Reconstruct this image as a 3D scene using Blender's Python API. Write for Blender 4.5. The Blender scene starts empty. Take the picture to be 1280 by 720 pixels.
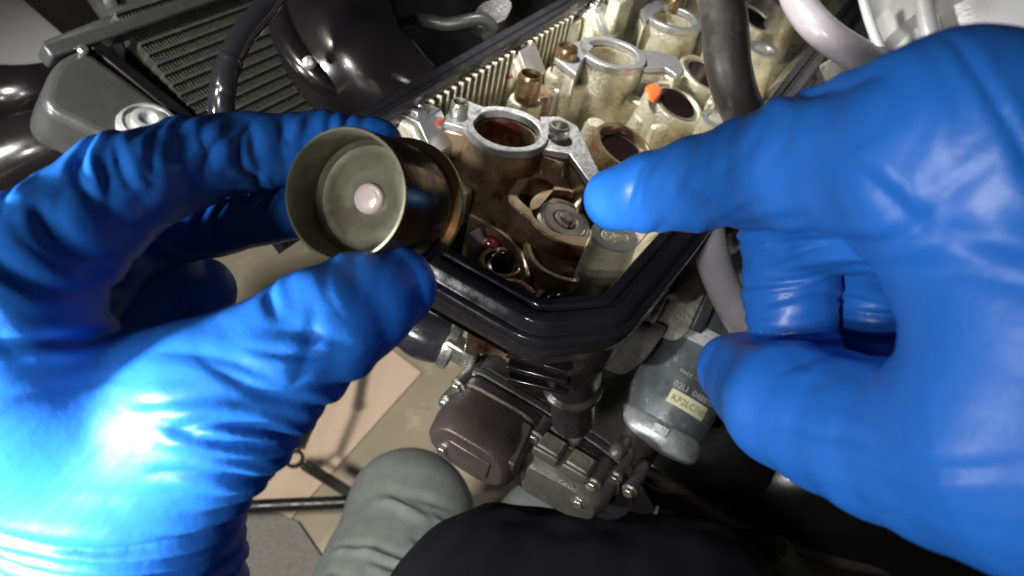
import bpy, bmesh, math, random
import numpy as np
from mathutils import Vector, Matrix, noise as mnoise
random.seed(7); np.random.seed(7)
PI = math.pi
scn = bpy.context.scene
col = scn.collection

# ------------------------------------------------------------------ camera
FPX = 1005.0                                   # focal length in photograph pixels (1280 wide)
TH = math.radians(55)
CAM = np.array([0, 0, 1.15])
FW = np.array([0, math.cos(TH), -math.sin(TH)]); RT = np.array([1.0, 0, 0]); UP = np.array([0, math.sin(TH), math.cos(TH)])
cd = bpy.data.cameras.new('camera'); cam = bpy.data.objects.new('camera', cd); col.objects.link(cam)
cam.location = CAM; cam.rotation_euler = (PI/2 - TH, 0, 0)
cd.sensor_width = 36; cd.lens = 36*FPX/1280; cd.clip_start = 0.01; cd.clip_end = 100
cd.dof.use_dof = True; cd.dof.focus_distance = 0.25; cd.dof.aperture_fstop = 22.0
scn.camera = cam
# ------------------------------------------------------------------ world, lamps, exposure
w_ = bpy.data.worlds.new('World'); scn.world = w_; w_.use_nodes = True
w_.node_tree.nodes['Background'].inputs[0].default_value = (0.75, 0.8, 0.9, 1)
w_.node_tree.nodes['Background'].inputs[1].default_value = 0.03
scn.view_settings.view_transform = 'Standard'; scn.view_settings.look = 'None'
scn.view_settings.exposure = 0.0; scn.view_settings.gamma = 1.0; scn.view_settings.use_curve_mapping = False

def camw(x, y, z): return CAM + RT*x + UP*y + FW*z
def ray(px, py): return FW + RT*((px-640)/FPX) + UP*((360-py)/FPX)
def P(px, py, d): return CAM + ray(px, py)*d
def nrm(v): v = np.asarray(v, float); return v/np.linalg.norm(v)

def spot(name, pos, target, power, size_deg, blend, radius, colr=(1, .96, .9)):
    l = bpy.data.lights.new(name, 'SPOT'); o = bpy.data.objects.new(name, l); col.objects.link(o)
    l.energy = power; l.spot_size = math.radians(size_deg); l.spot_blend = blend; l.shadow_soft_size = radius; l.color = colr
    o.location = pos
    o.rotation_euler = (Vector(target)-Vector(pos)).to_track_quat('-Z', 'Y').to_euler()
    return o
# the mechanic's head torch: two rows of three small diodes, above and left of the camera
LAMP = camw(-.17, -.075, -.20)
for i in range(3):
    for j in range(2):
        spot('head_torch_diode', LAMP + RT*(.03*(j-.5)) + UP*(.03*(i-1)), P(480, 400, .32), 1.4, 82, 1.0, .006, (1, .975, .93))
# a lamp standing to the left of the bike and a work light hanging above the engine
spot('side_lamp', (-.56, -.10, 1.06), P(330, 470, .4), 18, 85, 1.0, .03, (1, .98, .95))
spot('glove_heel_fill', camw(-.195, -.06, .01), P(-20, 515, .15), 19, 44, 1.0, .012, (1, .99, .97))  # added unseen spot that burns out the heel of the left glove
spot('floor_fill', (-.5, -.15, 1.6), (-.2, .62, 0), 95, 42, .8, .06, (1, .95, .85))  # added fill without a real source, brightens the floor and cardboard
spot('work_light', P(620, -420, .34), P(820, 150, .45), 5.0, 84, .8, .012, (1, .97, .9))

# ------------------------------------------------------------------ materials
def mat(name, base, rough=.5, metal=0., var=.25, vscale=120., bump=.0, bscale=400., rvar=.15, dirt=None, dscale=40., dlo=.5, dhi=.65, coat=0., spec=.5, det=4.):
    m = bpy.data.materials.new(name); m.use_nodes = True
    nt = m.node_tree; N = nt.nodes; L = nt.links
    b = N['Principled BSDF']
    tc = N.new('ShaderNodeTexCoord')
    n1 = N.new('ShaderNodeTexNoise'); n1.inputs['Scale'].default_value = vscale; n1.inputs['Detail'].default_value = det
    L.new(tc.outputs['Object'], n1.inputs['Vector'])
    mx = N.new('ShaderNodeMix'); mx.data_type = 'RGBA'
    c0 = [max(0, c*(1-var)) for c in base]; c1 = [min(1, c*(1+var)) for c in base]
    mx.inputs[6].default_value = (*c0, 1); mx.inputs[7].default_value = (*c1, 1)
    L.new(n1.outputs['Fac'], mx.inputs[0]); out = mx.outputs[2]
    if dirt:
        n2 = N.new('ShaderNodeTexNoise'); n2.inputs['Scale'].default_value = dscale; n2.inputs['Detail'].default_value = 6; n2.inputs['Roughness'].default_value = .65
        L.new(tc.outputs['Object'], n2.inputs['Vector'])
        r = N.new('ShaderNodeMapRange'); r.inputs[1].default_value = dlo; r.inputs[2].default_value = dhi
        L.new(n2.outputs['Fac'], r.inputs[0])
        m2 = N.new('ShaderNodeMix'); m2.data_type = 'RGBA'; m2.inputs[7].default_value = (*dirt, 1)
        L.new(r.outputs[0], m2.inputs[0]); L.new(out, m2.inputs[6]); out = m2.outputs[2]
    L.new(out, b.inputs['Base Color'])
    rr = N.new('ShaderNodeMapRange'); rr.inputs[1].default_value = .3; rr.inputs[2].default_value = .7
    rr.inputs[3].default_value = max(.02, rough-rvar); rr.inputs[4].default_value = min(1, rough+rvar)
    L.new(n1.outputs['Fac'], rr.inputs[0]); L.new(rr.outputs[0], b.inputs['Roughness'])
    b.inputs['Metallic'].default_value = metal; b.inputs['Coat Weight'].default_value = coat; b.inputs['Coat Roughness'].default_value = .08
    b.inputs['Specular IOR Level'].default_value = spec
    if bump:
        n3 = N.new('ShaderNodeTexNoise'); n3.inputs['Scale'].default_value = bscale; n3.inputs['Detail'].default_value = 5
        L.new(tc.outputs['Object'], n3.inputs['Vector'])
        bp = N.new('ShaderNodeBump'); bp.inputs['Strength'].default_value = 1.0; bp.inputs['Distance'].default_value = bump
        L.new(n3.outputs['Fac'], bp.inputs['Height']); L.new(bp.outputs[0], b.inputs['Normal'])
    return m
M = {}
M['glove'] = mat('blue_nitrile', (.014, .118, .47), .40, 0, .10, 60, .00006, 900, .04, spec=.42, dirt=(.010, .06, .25), dscale=26, dlo=.58, dhi=.78)
M['cast'] = mat('oily_cast_aluminium', (.57, .55, .43), .34, .55, .18, 160, .0006, 700, .12, dirt=(.24, .15, .055), dscale=34, dlo=.5, dhi=.72, coat=.6)
M['castbrown'] = mat('varnished_cast_aluminium', (.27, .20, .125), .24, .5, .25, 90, .0003, 800, .12, dirt=(.085, .014, .008), dscale=45, dlo=.46, dhi=.62, coat=.7)
M['mach'] = mat('machined_aluminium', (.44, .44, .45), .38, .75, .12, 500, .00006, 1500, .1, coat=.15)
M['steel'] = mat('oily_steel', (.42, .385, .33), .34, .9, .15, 120, .00001, 500, .05, coat=.25)
M['amber'] = mat('amber_oily_steel', (.20, .105, .035), .2, .85, .3, 120, .00004, 500, .08, dirt=(.06, .04, .02), dscale=90, dlo=.45, dhi=.7)
M['amberlight'] = mat('amber_oil_film', (.46, .25, .085), .24, .6, .3, 120, .00004, 500, .08, dirt=(.16, .09, .03), dscale=90, dlo=.45, dhi=.7)
M['bucket'] = mat('hardened_steel', (.085, .084, .058), .42, .5, .15, 120, .00003, 700, .08, dirt=(.045, .04, .025), dscale=90)
M['blackmirror'] = mat('polished_oily_black_steel', (.010, .005, .006), .16, 0, .4, 60, .00002, 150, .05, coat=0, spec=.22)
M['tan'] = mat('tan_varnished_land', (.42, .31, .20), .32, .5, .2, 150, .0001, 700, .1, coat=.5)
M['oil'] = mat('dark_red_oil', (.045, .008, .006), .08, 0, .5, 60, .0003, 120, .05, coat=.6)
M['oilred'] = mat('red_oil_film', (.16, .016, .012), .1, .2, .4, 80, .0002, 200, .05, coat=.8)
M['sleeve'] = mat('tarnished_sleeve', (.20, .135, .07), .3, .8, .3, 200, .0001, 500, .1, coat=.3)
M['rubber'] = mat('oily_black_rubber', (.015, .015, .018), .2, 0, .3, 150, .00005, 500, .1, coat=.25)
M['blackpaint'] = mat('black_engine_paint', (.022, .020, .021), .33, .2, .3, 100, .0002, 500, .12, dirt=(.06, .052, .045), dscale=60, dlo=.5, dhi=.8)
M['brownpaint'] = mat('brown_grey_engine_paint', (.085, .070, .067), .36, .35, .2, 90, .0002, 700, .1, dirt=(.11, .095, .085), dscale=30, dlo=.5, dhi=.85)
M['greypaint'] = mat('grey_crankcase_paint', (.115, .112, .10), .42, .4, .25, 90, .0003, 600, .12, dirt=(.05, .046, .04), dscale=30, dlo=.45, dhi=.7)
M['bolt'] = mat('zinc_bolt', (.5, .49, .45), .3, .9, .25, 300, .0001, 700, .1)
M['startercan'] = mat('zinc_plated_can', (.155, .18, .185), .4, .55, .25, 130, .0001, 600, .12, dirt=(.40, .44, .45), dscale=150, dlo=.6, dhi=.72)
M['startercap'] = mat('cast_end_cap', (.52, .54, .56), .42, .6, .12, 200, .0003, 800, .1)
M['label'] = mat('cream_label', (.62, .62, .42), .5, 0, .06, 200, 0)
M['ink'] = mat('grey_ink', (.42, .43, .40), .6, 0, .1, 100, 0)
M['inkdark'] = mat('olive_ink', (.26, .26, .14), .6, 0, .1, 100, 0)
M['orange'] = mat('orange_sealant', (.85, .14, .04), .4, 0, .2, 300, .0006, 400, .1)
M['hose'] = mat('black_hose', (.035, .033, .031), .42, 0, .45, 70, .0003, 200, .15, dirt=(.10, .095, .085), dscale=60, dlo=.5, dhi=.75)
M['greyhose'] = mat('grey_violet_hose', (.36, .335, .37), .30, .1, .2, 60, .0001, 300, .1)
M['silver'] = mat('silver_paint', (.80, .81, .82), .32, .2, .08, 40, .0002, 500, .08)
M['alu_dark'] = mat('dirty_alloy', (.30, .29, .24), .5, .4, .3, 120, .0005, 500, .12, dirt=(.10, .095, .075), dscale=50, dlo=.45, dhi=.7)
M['tank'] = mat('grey_black_tank', (.055, .058, .058), .32, .2, .25, 80, .0002, 300, .1)
M['fin'] = mat('radiator_fin', (.085, .092, .08), .42, .6, .3, 300, 0)
M['tube'] = mat('radiator_tube', (.12, .126, .113), .4, .6, .25, 200, 0)
M['gloss'] = mat('gloss_black_plastic', (.008, .007, .008), .22, 0, .4, 40, .0002, 60, .06, coat=.5)
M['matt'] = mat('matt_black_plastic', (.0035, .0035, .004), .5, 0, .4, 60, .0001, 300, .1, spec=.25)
M['white'] = mat('off_white_panel', (.27, .265, .28), .5, 0, .05, 12, .0002, 80, .1)
M['floor'] = mat('beige_concrete', (.36, .32, .235), .6, 0, .2, 9, .001, 60, .15, dirt=(.55, .50, .38), dscale=14, dlo=.55, dhi=.7, det=8.)
M['carpet'] = mat('grey_carpet', (.30, .29, .27), .95, 0, .55, 350, .004, 500, .05)
M['card'] = mat('cardboard', (.70, .54, .42), .8, 0, .07, 10, .0003, 120, .1, dirt=(.50, .38, .27), dscale=5, dlo=.5, dhi=.8)
M['blackmetal'] = mat('black_metal', (.02, .019, .018), .38, .3, .3, 100, .0001, 400)
M['denim'] = mat('faded_denim', (.12, .137, .133), .9, 0, .3, 60, .0006, 1400, .05, dirt=(.15, .165, .16), dscale=110, dlo=.45, dhi=.75)
M['shirt'] = mat('black_cotton', (.008, .008, .011), .95, 0, .5, 90, .0004, 1200, .04, spec=.15)
M['skin'] = mat('skin', (.62, .40, .31), .5, 0, .15, 60, .0003, 500)
M['pinkpad'] = mat('polished_shim_pad', (.72, .62, .60), .2, .35, .1, 300, .0001, 500, .05, coat=.5)
M['frame'] = mat('brown_black_frame', (.11, .078, .066), .3, .3, .3, 60, .0002, 300, .1)

# ------------------------------------------------------------------ mesh helpers
def tag(o, label=None, cat=None, group=None, kind=None):
    if label: o['label'] = label
    if cat: o['category'] = cat
    if group: o['group'] = group
    if kind: o['kind'] = kind
    return o
def thing(name, label, cat, loc, group=None):
    o = bpy.data.objects.new(name, None); col.objects.link(o); o.location = loc; o.empty_display_size = .02
    return tag(o, label, cat, group)
WORLD = {}
def wloc(o):
    l = np.array(o.location)
    while o.parent: o = o.parent; l = l + np.array(o.location)
    return l
def mkobj(name, V, Fc, material, parent=None, smooth=40, bevel=0, seg=2, recalc=True):
    V = np.asarray(V, float)
    c = (V.min(0)+V.max(0))/2
    me = bpy.data.meshes.new(name); me.from_pydata((V-c).tolist(), [], Fc if isinstance(Fc, list) else Fc.tolist())
    if recalc:
        bm = bmesh.new(); bm.from_mesh(me); bmesh.ops.recalc_face_normals(bm, faces=bm.faces); bm.to_mesh(me); bm.free()
    me.materials.append(M[material] if isinstance(material, str) else material)
    o = bpy.data.objects.new(name, me); col.objects.link(o)
    if parent is not None:
        o.parent = parent; o.location = c - wloc(parent)
    else: o.location = c
    if smooth:
        me.shade_smooth()
        if smooth < 180: me.set_sharp_from_angle(angle=math.radians(smooth))
    if bevel:
        b = o.modifiers.new('bevel', 'BEVEL'); b.width = bevel; b.segments = seg; b.limit_method = 'ANGLE'; b.angle_limit = math.radians(35); b.harden_normals = False
    return o
def basis(axis, hint=(0, 0, 1)):
    z = nrm(axis); h = np.asarray(hint, float)
    if abs(z@nrm(h)) > .95: h = np.array([1., 0, 0])
    x = nrm(np.cross(h, z)); y = np.cross(z, x); return x, y, z
class MB:
    def __init__(s): s.V = []; s.F = []
    def add(s, V, F):
        k = len(s.V); s.V += [tuple(v) for v in V]; s.F += [[i+k for i in f] for f in F]; return s
    def box(s, c, x, y, z):
        c, x, y, z = map(np.asarray, (c, x, y, z)); V = []
        for k in (-1, 1):
            for j in (-1, 1):
                for i in (-1, 1): V.append(c+x*i+y*j+z*k)
        return s.add(V, [[0, 2, 3, 1], [4, 5, 7, 6], [0, 1, 5, 4], [2, 6, 7, 3], [0, 4, 6, 2], [1, 3, 7, 5]])
    def prism(s, pts, vec):
        pts = [np.asarray(p, float) for p in pts]; n = len(pts); V = pts + [p+vec for p in pts]
        return s.add(V, [list(range(n))[::-1], list(range(n, 2*n))] + [[i, (i+1) % n, n+(i+1) % n, n+i] for i in range(n)])
    def loft(s, rings, caps=True, closed=True):
        n = len(rings[0]); V = [v for r in rings for v in r]; F = []
        for k in range(len(rings)-1):
            for i in range(n if closed else n-1):
                j = (i+1) % n; F.append([k*n+i, k*n+j, (k+1)*n+j, (k+1)*n+i])
        if caps: F.append(list(range(n))[::-1]); F.append([(len(rings)-1)*n+i for i in range(n)])
        return s.add(V, F)
    def lathe(s, o, axis, prof, seg=40, loop=False, hint=(0, 0, 1), caps=True):
        x, y, z = basis(axis, hint); o = np.asarray(o); rings = []
        for r, h in prof:
            rings.append([o+z*h+(x*math.cos(t)+y*math.sin(t))*r for t in np.arange(seg)*2*PI/seg])
        if loop: rings.append(rings[0])
        return s.loft(rings, caps=caps and not loop)
    def tube(s, pts, rad, seg=14, sub=8, mod=None):
        Q, Rr = curve(pts, rad, sub)
        T = np.gradient(Q, axis=0); T /= np.linalg.norm(T, axis=1)[:, None]
        x, y, _ = basis(T[0]); rings = []
        dist = np.concatenate([[0], np.cumsum(np.linalg.norm(np.diff(Q, axis=0), axis=1))])
        for i in range(len(Q)):
            x = nrm(x - T[i]*(x@T[i])); y = np.cross(T[i], x)
            ring = []
            for t in np.arange(seg)*2*PI/seg:
                r = Rr[i] if mod is None else Rr[i]*mod(dist[i], t)
                ring.append(Q[i]+(x*math.cos(t)+y*math.sin(t))*r)
            rings.append(ring)
        return s.loft(rings)
    def build(s, name, material, parent=None, **k): return mkobj(name, s.V, s.F, material, parent, **k)
def curve(pts, rad, sub):
    A = np.array(pts, float); r = np.full(len(A), rad) if np.isscalar(rad) else np.array(rad, float)
    if len(A) == 2: A = np.vstack([A[0], A.mean(0), A[1]]); r = np.array([r[0], r.mean(), r[-1]])
    D = np.column_stack([A, r]); D = np.vstack([2*D[0]-D[1], D, 2*D[-1]-D[-2]]); out = []
    for i in range(1, len(D)-2):
        for t in np.arange(sub)/sub:
            a, b, c, d = D[i-1:i+3]
            out.append(.5*(2*b+(c-a)*t+(2*a-5*b+4*c-d)*t*t+(3*b-a-3*c+d)*t**3))
    out.append(D[-2]); out = np.array(out); return out[:, :3], np.maximum(out[:, 3], 1e-4)
def fillet(poly, r, n=5):
    out = []; L = len(poly); poly = [np.asarray(p, float) for p in poly]
    for i in range(L):
        p0, p, p1 = poly[i-1], poly[i], poly[(i+1) % L]
        a, b = p0-p, p1-p; la, lb = np.linalg.norm(a), np.linalg.norm(b); d = min(r, la*.45, lb*.45)
        A, B = p+a/la*d, p+b/lb*d
        for t in np.linspace(0, 1, n): out.append((1-t)**2*A+2*t*(1-t)*p+t*t*B)
    return out
def offset(poly, d):
    Q = np.array(poly); n = len(Q); area = sum(Q[i][0]*Q[(i+1) % n][1]-Q[(i+1) % n][0]*Q[i][1] for i in range(n))
    T = np.roll(Q, -1, 0)-np.roll(Q, 1, 0); T /= np.linalg.norm(T, axis=1)[:, None]
    Nn = np.column_stack([T[:, 1], -T[:, 0]])*(1 if area > 0 else -1)
    return Q+Nn*d
def plate(outer, holes, to3, vec):
    """flat plate with holes; outer/holes are 2-D loops, to3 maps to world, vec is the thickness"""
    bm = bmesh.new(); edges = []
    for lp in [outer]+holes:
        vs = [bm.verts.new(to3(*p)) for p in lp]
        edges += [bm.edges.new((vs[i], vs[(i+1) % len(vs)])) for i in range(len(vs))]
    bmesh.ops.triangle_fill(bm, use_beauty=True, use_dissolve=False, edges=edges)
    r = bmesh.ops.extrude_face_region(bm, geom=bm.faces[:])
    bmesh.ops.translate(bm, vec=Vector(vec), verts=[v for v in r['geom'] if isinstance(v, bmesh.types.BMVert)])
    bm.verts.index_update(); V = [tuple(v.co) for v in bm.verts]; Fc = [[v.index for v in f.verts] for f in bm.faces]; bm.free()
    return V, Fc
def circ(c, r, n=32): return [np.array([c[0]+r*math.cos(t), c[1]+r*math.sin(t)]) for t in np.arange(n)*2*PI/n]

# ------------------------------------------------------------------ signed-distance modelling for hands, body, cloth
def smin(a, b, k):
    h = np.clip(.5+.5*(b-a)/k, 0, 1); return b+(a-b)*h-k*h*(1-h)
def cone(p, a, b, ra, rb):
    ba = b-a; t = np.clip(((p-a)@ba)/(ba@ba), 0, 1)
    return np.linalg.norm(p-a-t[..., None]*ba, axis=-1)-(ra+(rb-ra)*t)
def surface_nets(f, lo, hi, h):
    ax = [np.arange(l, u+h, h) for l, u in zip(lo, hi)]
    sh = [len(a) for a in ax]; Fv = np.empty(sh, np.float32)
    for i, x in enumerate(ax[0]):
        Y, Z = np.meshgrid(ax[1], ax[2], indexing='ij')
        Fv[i] = f(np.stack([np.full_like(Y, x), Y, Z], -1))
    ins = Fv < 0; cs = tuple(s-1 for s in sh)
    acc = np.zeros(cs+(3,)); cnt = np.zeros(cs)
    corners = [(i, j, k) for i in (0, 1) for j in (0, 1) for k in (0, 1)]
    sl = lambda c: tuple(slice(c[d], c[d]+cs[d]) for d in range(3))
    for c in corners:
        for d in range(3):
            if c[d]: continue
            e = list(c); e[d] = 1
            A, B = Fv[sl(c)], Fv[sl(e)]; m = (A < 0) != (B < 0)
            t = np.where(m, A/np.where(m, A-B, 1), 0)
            pos = np.zeros(cs+(3,)); pos[...] = c; pos[..., d] += t
            acc += pos*m[..., None]; cnt += m
    act = cnt > 0; idx = -np.ones(cs, int); idx[act] = np.arange(act.sum())
    ijk = np.argwhere(act); V = (ijk+acc[act]/cnt[act][:, None])*h+np.array([a[0] for a in ax])
    Fs = []
    for d in range(3):
        o1, o2 = [(1, 2), (2, 0), (0, 1)][d]
        A = ins; B = np.roll(ins, -1, d)
        E_ = A != B; s_ = [slice(1, sn-1) for sn in sh]; s_[d] = slice(0, sh[d]-1)
        full = np.zeros(sh, bool); full[tuple(s_)] = E_[tuple(s_)]
        q = np.argwhere(full)
        def off(a, b): r = q.copy(); r[:, o1] -= a; r[:, o2] -= b; return idx[r[:, 0], r[:, 1], r[:, 2]]
        quad = np.stack([off(1, 1), off(0, 1), off(0, 0), off(1, 0)], 1)
        flip = ~A[q[:, 0], q[:, 1], q[:, 2]]; quad[flip] = quad[flip][:, ::-1]
        Fs.append(quad)
    return V, np.concatenate(Fs)
def subdivide(V, Fq):
    e = np.concatenate([Fq[:, [i, (i+1) % 4]] for i in range(4)]); es = np.sort(e, 1)
    u, inv = np.unique(es, axis=0, return_inverse=True); n = len(Fq); k = len(V)
    em = (V[u[:, 0]]+V[u[:, 1]])/2; fc = V[Fq].mean(1); E4 = inv.reshape(-1).reshape(4, n).T+k; c = np.arange(n)+k+len(u)
    out = [np.stack([Fq[:, i], E4[:, i], c, E4[:, i-1]], 1) for i in range(4)]
    return np.vstack([V, em, fc]), np.concatenate(out)
def grad(f, V, e=2e-4):
    G = np.stack([f(V+np.eye(3)[d]*e)-f(V-np.eye(3)[d]*e) for d in range(3)], 1)/(2*e)
    return G/(np.linalg.norm(G, axis=1)[:, None]+1e-9)
def sdf_mesh(f, lo, hi, h, subs=1, disp=None):
    V, Fq = surface_nets(f, lo, hi, h)
    for _ in range(subs): V, Fq = subdivide(V, Fq)
    for _ in range(2): V = V-grad(f, V)*f(V)[:, None]*.9
    if disp is not None: V = V+grad(f, V)*disp(V)[:, None]
    return V, Fq
def wob(p, s, seed):
    r = np.random.RandomState(seed); o = 0
    for i in range(4):
        k = r.normal(size=3)*s*(1+.6*i); o = o+np.sin(p@k+r.rand()*6.28)/(1+.6*i)
    return o/2

# ------------------------------------------------------------------ the engine's own frame (u along the head, v to the front, w up)
ea = nrm(ray(1353, -365)); _m = np.cross(ray(360, 230), ray(690, 410)); eb = nrm(np.cross(ea, _m)); en = np.cross(ea, eb)
if en[2] < 0: en = -en
EO = P(700, 412, .268)
def EW(u, v, w): return EO+ea*u+eb*v+en*w
def EL(px, py, w):
    r = ray(px, py); t = ((EO+w*en-CAM)@en)/(r@en); p = CAM+r*t-EO
    return np.array([p@ea, p@eb])
def EWp(px, py, w): return EW(*EL(px, py, w), w)

# ================================================================== SETTING
def quad_floor(pts, z, th, name, m, bevel=0, **k):
    P3 = []
    for p in pts:
        r = ray(*p); t = (z-CAM[2])/r[2]; P3.append(CAM+r*t)
    mb = MB().prism(P3, np.array([0, 0, -th])); return mb.build(name, m, bevel=bevel, **k)
fl = MB().box((0, 1.5, -.02), (4, 0, 0), (0, 4, 0), (0, 0, .02)).build('floor', 'floor'); tag(fl, kind='structure')

# ================================================================== ENGINE
engine = thing('engine', 'oily motorcycle engine with its cam cover off and the open cylinder head showing', 'engine', EW(.15, .06, -.2))
W0 = -.045; W1 = -.078; USTEP = .118                                     # floor of the cam box
corner = [EL(352, 217, 0), EL(560, 340, 0), EL(672, 400, 0), EL(768, 391, 0), EL(850, 295, 0)]
vr = EL(850, 295, 0)[1]; vf = EL(460, 150, 0)[1]; u0 = corner[0][0]; UE = .52
base_poly = [np.array([u0+.004, vf]), np.array([u0-.002, vf*.45]), corner[2], corner[3], np.array([.085, vr]), np.array([UE, vr]), np.array([UE, vf])]
loop = fillet(base_poly, .0045, 4)
# densify so that clamping works
def dens(lp, step=.006):
    out = []
    for i in range(len(lp)):
        a, b = np.array(lp[i]), np.array(lp[(i+1) % len(lp)]); n = max(1, int(np.linalg.norm(b-a)/step))
        for k in range(n): out.append(a+(b-a)*k/n)
    return out
loop = dens(loop)
def ring(off, w, slope=1.15, w_s=-.016, rs=-.024, rk=1.0, vo=None):
    q = offset(loop, off); um = u0-off-.004+max(0, (w_s-w))*slope
    q[:, 0] = np.maximum(q[:, 0], um); q[:, 1] = np.maximum(q[:, 1], vr-(off if vo is None else vo)-.004+max(0, (rs-w))*rk); return [EW(u, v, w) for u, v in q]
hd = MB()
hd.loft([ring(.004, -.001), ring(-.004, -.001), ring(-.005, -.02), ring(-.006, W0), ring(-.006, W1)], caps=False)
head_out = hd.build('cylinder_head', 'cast', engine, smooth=50)
pl = [np.array(EL(0, 0, 0))]
def floor_at(w, ulo, uhi, name, m):
    q = offset(loop, -.003); q[:, 0] = np.clip(q[:, 0], ulo, uhi); q[:, 1] = np.clip(q[:, 1], vr+.003+max(0, -.024-w), vf)
    pts = []
    for p in q:
        if not pts or np.linalg.norm(p-pts[-1]) > 1e-5: pts.append(p)
    V, Fc = plate([tuple(p) for p in pts], [], lambda u, v: EW(u, v, w), en*-.004); return mkobj(name, V, Fc, m, head_out)
floor_at(W0, USTEP, UE, 'cam_box_floor', 'cast')
floor_at(W1, u0+.078, USTEP+.01, 'chain_tunnel_floor', 'oil')
MB().box(EW(USTEP-.002, (vr+vf)/2, (W0+W1)/2), ea*.0025, eb*(vf-vr)*.5, en*(W0-W1)*.5).build('tunnel_wall', 'castbrown', head_out, bevel=.002)
def curved_wall(pix, wt, wb, th_, m='castbrown', name='cast_web'):
    Q, _ = curve([EWp(x, y, wt) for x, y in pix], th_, 8); T = np.gradient(Q, axis=0); rings = []
    for p, t in zip(Q, T):
        n_ = nrm(np.cross(en, t))*th_; rings.append([p-n_+en*(wb-wt), p-n_-en*.0012, p-n_*.5, p+n_*.5, p+n_-en*.0012, p+n_+en*(wb-wt)])
    return MB().loft(rings).build(name, m, head_out, smooth=50)
ow = MB(); ow.loft([ring(.0042, -.0012), ring(.004, -.02), ring(.004, -.028), ring(.003, -.06), ring(.003, -.10)], caps=False); ow.build('outer_wall', 'blackpaint', engine, smooth=50)
# black painted outside skin of the head and its stacked flanges
sk = MB(); sk.loft([ring(.0066, -.004), ring(.0066, -.010, vo=.004), ring(.0050, -.014, vo=.002)], caps=False); sk.build('outer_skirt', 'blackpaint', engine, smooth=60)
for k, (w, off, th_, m) in enumerate([(-.0285, .0080, .0020, 'blackpaint'), (-.038, .0085, .004, 'brownpaint'), (-.050, .007, .003, 'brownpaint'), (-.062, .0085, .004, 'brownpaint'), (-.078, .008, .005, 'brownpaint')]):
    mb = MB(); kw = dict(vo=.0015); mb.loft([ring(off-.006, w, **kw), ring(off, w, **kw), ring(off, w-th_, **kw), ring(off-.006, w-th_, **kw)], caps=False)
    mb.build('cooling_fin', m, engine, smooth=30, bevel=.0006)
mb = MB(); mb.loft([ring(-.006, -.100), ring(-.006, -.14)], caps=True); mb.build('cylinder_block', 'brownpaint', engine)
# moulded rubber gasket with two beads
prof = [(-.0062, -.006), (-.0064, .0016), (-.0058, .0026), (-.0026, .0027), (-.0020, .0020), (-.0017, .0004), (-.0008, .0002), (-.0003, .0014), (.0002, .0019), (.0040, .0017), (.0048, .0010), (.0052, -.0030), (.0056, -.0038), (.0072, -.0040), (.0078, -.0046), (.0079, -.0078), (.0070, -.0090)]
g = MB(); g.loft([ring(o, w+.0012) for o, w in prof], caps=False); g.build('gasket', 'rubber', engine, smooth=48)

def erel(u, v, w): return EW(u, v, w)
def lathe_e(mb, uv, w, prof, seg=36, axis=None): return mb.lathe(EW(uv[0], uv[1], w), en if axis is None else axis, prof, seg)
WT = -.006; WB = -.022
# plug wells: hollow towers
def well(px, py, w, ro, ri, m, ears=()):
    c = EL(px, py, w); mb = MB()
    lathe_e(mb, c, w, [(ro*1.12, W0-w), (ro*1.02, -.02), (ro*.97, -.006), (ro*.97, -.0042), (ri*.9, -.0042), (ri*.85, -.035), (ri*.85, W0-w)], 48, )
    t = mb.build('plug_well', m, head_out, smooth=40)
    mb = MB(); lathe_e(mb, c, w, [(ro, -.004), (ro, -.0005), (ro-.0006, 0), (ri+.0006, 0), (ri, -.0008), (ri, -.03)], 48)
    mb2 = MB(); n = 48
    outer = circ(c, ro, 56); hole = circ(c, ri, 40)
    V, Fc = plate(outer, [hole], lambda u, v: EW(u, v, w-.004), en*.004)
    mkobj('machined_rim', V, Fc, 'mach', t, smooth=30, bevel=.0005)
    # grey bore liner
    mb = MB().lathe(EW(c[0], c[1], w-.0042), en, [(ri, 0), (ri, -.036), (ri-.001, -.036), (ri-.0012, 0)], 40, loop=True)
    mkobj('bore_liner', mb.V, mb.F, 'mach', t, smooth=40)
    return c, t
c1, t1 = well(634, 160, WT, .0195, .0155, 'castbrown')
c2, t2 = well(766, 65, WT, .0195, .0150, 'cast')
c3, t3 = well(842, 20, WT, .0195, .0150, 'cast')
c4, t4 = well(903, -22, WT, .0195, .0150, 'cast')
# machined ears beside the wells (bearing faces of the cam carriers), each on a cast wall
def face_block(pix, w, depth, m='mach', body='cast', name='bearing_face'):
    pts = [EWp(x, y, w) for x, y in pix]
    b_ = MB().prism([p-en*.0035 for p in pts], en*-(depth-.0035)).build('carrier_wall', body, head_out, bevel=.0015)
    cen = sum(pts)/len(pts)
    MB().prism([cen+(p-cen)*1.02 for p in pts], en*-.0034).build(name, m, b_, bevel=.0005)
    return b_
face_block([(556, 152), (562, 136), (580, 124), (606, 134), (597, 146), (585, 160)], WT, .039, body='castbrown')
face_block([(676, 146), (700, 146), (722, 158), (744, 205), (753, 222), (736, 226), (712, 192), (680, 186)], WT-.002, .036, body='castbrown')
face_block([(694, 72), (706, 56), (730, 50), (742, 58), (728, 74), (720, 92)], WT, .039)
face_block([(800, 62), (822, 64), (846, 70), (856, 88), (846, 94), (832, 84), (806, 84)], WT-.002, .036)
face_block([(800, 12), (820, 0), (836, 2), (806, 26)], WT, .039)
face_block([(868, 18), (886, 20), (905, 34), (914, 56), (900, 60), (880, 36)], WT-.002, .036)
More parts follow.
